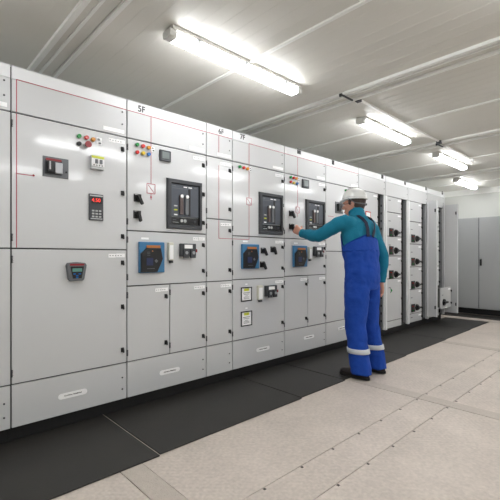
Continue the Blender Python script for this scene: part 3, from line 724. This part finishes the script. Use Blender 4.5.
def remesh(o, vs, sm=4, disp=0, dsc=.08):
    r = o.modifiers.new('remesh', 'REMESH'); r.mode = 'VOXEL'; r.voxel_size = vs; r.use_smooth_shade = True
    s = o.modifiers.new('smooth', 'SMOOTH'); s.iterations = sm; s.factor = .5
    if disp:
        t = bpy.data.textures.new('folds', 'CLOUDS'); t.noise_scale = dsc; t.noise_depth = 1
        d = o.modifiers.new('folds', 'DISPLACE'); d.texture = t; d.strength = disp; d.mid_level = .5; d.texture_coords = 'LOCAL'
remesh(bd, .0045, 3)
# pullover
b = MB(); torso(b, .0, 'sweater', low=1.0)
chain(b, LA, [.075,.070,.064,.058,.056,.047,.040], 'sweater', 20); chain(b, RA, [.075,.068,.062,.056,.054,.046,.040], 'sweater', 20)
b.sphere((3.085,1.935,1.39), (.078,.082,.072), 'sweater'); b.sphere((3.395,1.925,1.385), (.075,.08,.072), 'sweater')
chain(b, [(3.24,1.935,1.44), (3.243,1.94,1.475), (3.246,1.947,1.512), (3.250,1.955,1.516)], [.095,.074,.068,.060], 'sweater', 20)
o = b.build('pullover', pw, smooth=True); remesh(o, .010, 5, .012, .07)
for nm, a, c, r in (('cuff', LA[-1], LA[-2], .041), ('cuff', RA[-1], RA[-2], .040), ('roll_collar', (3.251,1.957,1.518), (3.244,1.945,1.485), .069)):
    a = V(*a); c = V(*c); d = (a-c).normalized()
    MB().tube([a-d*.03, a-d*.02, a, a+d*.006], [r*.9, r*1.05, r*1.04, r*.9], 'sweater', 18).build(nm, pw, smooth=True)
# overalls: legs, seat and bib
b = MB()
rl = [(.088,.118),(.094,.120),(.090,.106),(.084,.098),(.080,.094),(.082,.096),(.083,.094),(.083,.094)]
leg(b, *Lg, rl, 'overall'); leg(b, *Rg, rl, 'overall')
b.loft([ell((3.24, y, z), (rx,0,0), (0,ry,0), 28, .9) for z, rx, ry, y in ((.80,.155,.130,1.885), (.88,.176,.146,1.88), (.96,.176,.144,1.885), (1.04,.176,.140,1.89), (1.12,.189,.147,1.90), (1.155,.194,.149,1.905), (1.175,.180,.134,1.907))], 'overall')
o = b.build('overalls', pw, smooth=True); remesh(o, .010, 3, .018, .075)
# raised bib (back piece tapering to the strap joint) as a curved sheet following the torso
def shell(zf, m, name, ang0, ang1, off, n=16):
    # zf(t) gives (z0,z1) of the sheet at fraction t; ang measured on the torso ellipse
    prof = [(1.02,.180,.142,1.89), (1.12,.184,.140,1.90), (1.24,.192,.134,1.915), (1.34,.202,.130,1.925), (1.40,.192,.114,1.93), (1.44,.145,.092,1.935), (1.475,.09,.072,1.945)]
    def at(z, a, o):
        for k in range(len(prof)-1):
            if z <= prof[k+1][0]: break
        p, q = prof[k], prof[k+1]; t = max(0, min(1, (z-p[0])/(q[0]-p[0])))
        rx, ry, y = [p[i]+(q[i]-p[i])*t for i in (1,2,3)]
        f = lambda x: math.copysign(abs(x)**.9, x)
        return (3.24+(rx+o)*f(math.cos(a)), y+(ry+o)*f(math.sin(a)), z)
    b = MB(); k = b.mi(m); R = 7
    for lay in (off, off+.008):
        for j in range(n+1):
            t = j/n; a = math.radians(ang0+(ang1-ang0)*t); z0, z1 = zf(t)
            for q in range(R+1): b.v.append(at(z0+(z1-z0)*q/R, a, lay))
    N = (n+1)*(R+1)
    for j in range(n):
        for q in range(R):
            i = j*(R+1)+q
            b.f.append([i+N, i+R+1+N, i+R+2+N, i+1+N]); b.m.append(k); b.f.append([i, i+1, i+R+2, i+R+1]); b.m.append(k)
    for j in range(n):
        for q in (0, R):
            i = j*(R+1)+q; b.f.append([i, i+R+1, i+R+1+N, i+N]); b.m.append(k)
    for j in (0, n):
        for q in range(R):
            i = j*(R+1)+q; b.f.append([i, i+1, i+1+N, i+N]); b.m.append(k)
    return b.build(name, pw, smooth=True)
# back lies at -Y: angle 270; left side (towards camera) is 180
shell(lambda t: (1.14, 1.17+.12*min(1, max(0, 1.08-abs(t-.5)/.5))**.8), 'overall', 'back_panel', 160, 344, .001, 24)
shell(lambda t: (1.14, 1.17+(.14 if .22 < t < .78 else .14*max(0, 1-abs(abs(t-.5)-.28)/.22))), 'overall', 'front_bib', -13, 157, .001, 24)
def strap(pts, name='strap', wd=.017):
    b = MB(); rings = []
    P = [V(*p) for p in pts]
    for j, p in enumerate(P):
        t = (P[min(j+1, len(P)-1)]-P[max(j-1, 0)]).normalized(); c = V(3.24, 1.93, min(p.z, 1.36)); n = (p-c); n = (n-t*n.dot(t)).normalized(); s = t.cross(n)
        rings.append([p+s*wd-n*.003, p+s*wd+n*.004, p-s*wd+n*.004, p-s*wd-n*.003])
    b.loft(rings, 'strap'); b.build(name, pw)
strap([(3.15,1.774,1.27), (3.155,1.782,1.34), (3.16,1.801,1.395), (3.165,1.840,1.437), (3.17,1.895,1.468), (3.17,1.955,1.468), (3.165,2.01,1.435), (3.16,2.045,1.37), (3.16,2.055,1.30)], wd=.014)
strap([(3.21,1.763,1.27), (3.26,1.774,1.34), (3.305,1.799,1.395), (3.335,1.840,1.437), (3.345,1.895,1.464), (3.345,1.955,1.464), (3.34,2.01,1.435), (3.33,2.045,1.37), (3.32,2.055,1.30)], wd=.014)
# reflective bands
def band(L, z0, z1):
    hx, kx, ax, hy, ky, ay = L; rings = []
    for z, e in ((z0, .003), (z0+.002, .007), (z1-.002, .007), (z1, .003)):
        t = (.47-z)/(.47-.045); rings.append(ell((kx+(ax-kx)*t, ky+(ay-ky)*t, z), (.085+e,0,0), (0,.097+e,0), 28))
    MB().loft(rings, 'reflect').build('reflective_band', pw, smooth=True)
band(Lg, .232, .275); band(Rg, .232, .275)
# shoes
for x, yb_, s in ((3.135, 1.79, 1), (3.425, 1.79, -1)):
    out = lambda z, g, L=.285: None
    rings = []
    def foot(z, g, y0=-.035, y1=.262, wh=.040, wt=.050):
        pts = []
        for a in range(24):
            q = 2*math.pi*a/24; yy = math.sin(q); xx = math.cos(q)
            wdt = wh+(wt-wh)*(.5+.5*yy); pts.append(V(x+xx*(wdt+g), yb_+(y0+y1)/2+yy*((y1-y0)/2+g)*(1), z))
        return pts
    sh = MB().loft([foot(.028, 0), foot(.05, -.002), foot(.07, -.008, -.035, .245), foot(.085, -.012, -.035, .17, .04, .04), foot(.11, -.012, -.03, .10, .042, .042), foot(.13, -.016, -.03, .08, .042, .042)], 'shoe').build('shoe', pw, smooth=True)
    MB().loft([foot(.0085, .004), foot(.014, .006), foot(.030, .004)], 'sole').build('sole', sh)
# hair, helmet, spectacles
b = MB()
b.sphere(HC+HR @ V(0,-.026,.036), (.079,.092,.085), 'hair', 24, 14, HR)
b.loft([ell(hp(0,-.045,.03), HR @ V(.075,0,0), HR @ V(0,.068,0), 20), ell(hp(0,-.048,-.02), HR @ V(.070,0,0), HR @ V(0,.055,0), 20), ell(hp(0,-.046,-.055), HR @ V(.056,0,0), HR @ V(0,.040,0), 20)], 'hair')
for s in (-1, 1): b.sphere(hp(s*.071,.018,.022), (.007,.012,.028), 'hair', 10, 8, HR)
o = b.build('hair', pw, smooth=True); remesh(o, .006, 2)
HL = HR @ Matrix.Rotation(math.radians(6), 3, 'X')
hm = lambda x, y, z: HC+V(0,0,0)+HL @ V(x, y-.008, z+.054)
b = MB(); rings = []
for z, f in ((0,1.0), (.018,.985), (.040,.93), (.060,.84), (.078,.71), (.092,.53), (.101,.30), (.104,.05)):
    rings.append([hm(.096*f*math.cos(2*math.pi*a/32), .119*f*math.sin(2*math.pi*a/32), z) for a in range(32)])
b.loft(rings, 'helmet')
o = b.build('helmet', pw, smooth=True)
b = MB()
b.loft([[hm((.0965+.006)*math.cos(2*math.pi*a/32), (.119+.004+(.020*max(0, math.sin(2*math.pi*a/32))**2 if lay < 2 else .017*max(0, math.sin(2*math.pi*a/32))**2))*math.sin(2*math.pi*a/32), zz-.018*max(0, math.sin(2*math.pi*a/32))**2) for a in range(32)] for lay, zz in ((0,-.006), (1,.0), (2,.004))], 'helmet')
b.build('brim', o, smooth=True)
b = MB()
b.loft([[hm((.020-.003*q)*u, 0, 0)+HL @ V(0, .111*math.cos(math.pi*(k+.5)/13), .014+.096*math.sin(math.pi*(k+.5)/13)*1.0) for u in (-1, 1) for q in ((0, 1) if u == -1 else (1, 0))] for k in range(13)], 'helmet')
b.build('ridge', o, smooth=True)
b = MB()
for s in (-1, 1): b.tube([hm(s*.098,.03,.0), hm(s*.085,-.03,-.045), hm(s*.055,-.095,-.055), hm(0,-.112,-.05)], [.004,.004,.006,.006], 'mgrey', 8)
b.build('harness', o, smooth=True)
b = MB()
for s in (-1, 1):
    c = hp(s*.031, .103, .006); ring = [c+HR @ V(.022*math.cos(2*math.pi*a/16), 0, .016*math.sin(2*math.pi*a/16)) for a in range(17)]
    b.tube(ring, .0022, 'glassf', 6)
    b.tube([hp(s*.053,.102,.010), hp(s*.074,.085,.010), hp(s*.080,.0,.008), hp(s*.078,-.02,-.004)], .0024, 'glassf', 6)
b.tube([hp(-.009,.104,.008), hp(0,.107,.010), hp(.009,.104,.008)], .002, 'glassf', 6)
g = b.build('spectacles', pw, smooth=True)
for s in (-1, 1):
    c = hp(s*.031, .103, .006); MB().loft([[c+HR @ V(.021*math.cos(2*math.pi*a/16), y, .015*math.sin(2*math.pi*a/16)) for a in range(16)] for y in (0, .001)], 'lens').build('lens', g)
    MB().sphere(hp(s*.030,.083,.008), (.011,.010,.007), 'eye', 12, 8, HR).sphere(hp(s*.030,.091,.008), (.005,.004,.005), 'ink', 10, 6, HR).build('eye', pw, smooth=True)
MB().sphere(hp(0,.093,-.056), (.021,.006,.005), 'lip', 12, 6, HR).build('lips', pw, smooth=True)

pw.location.x -= .028
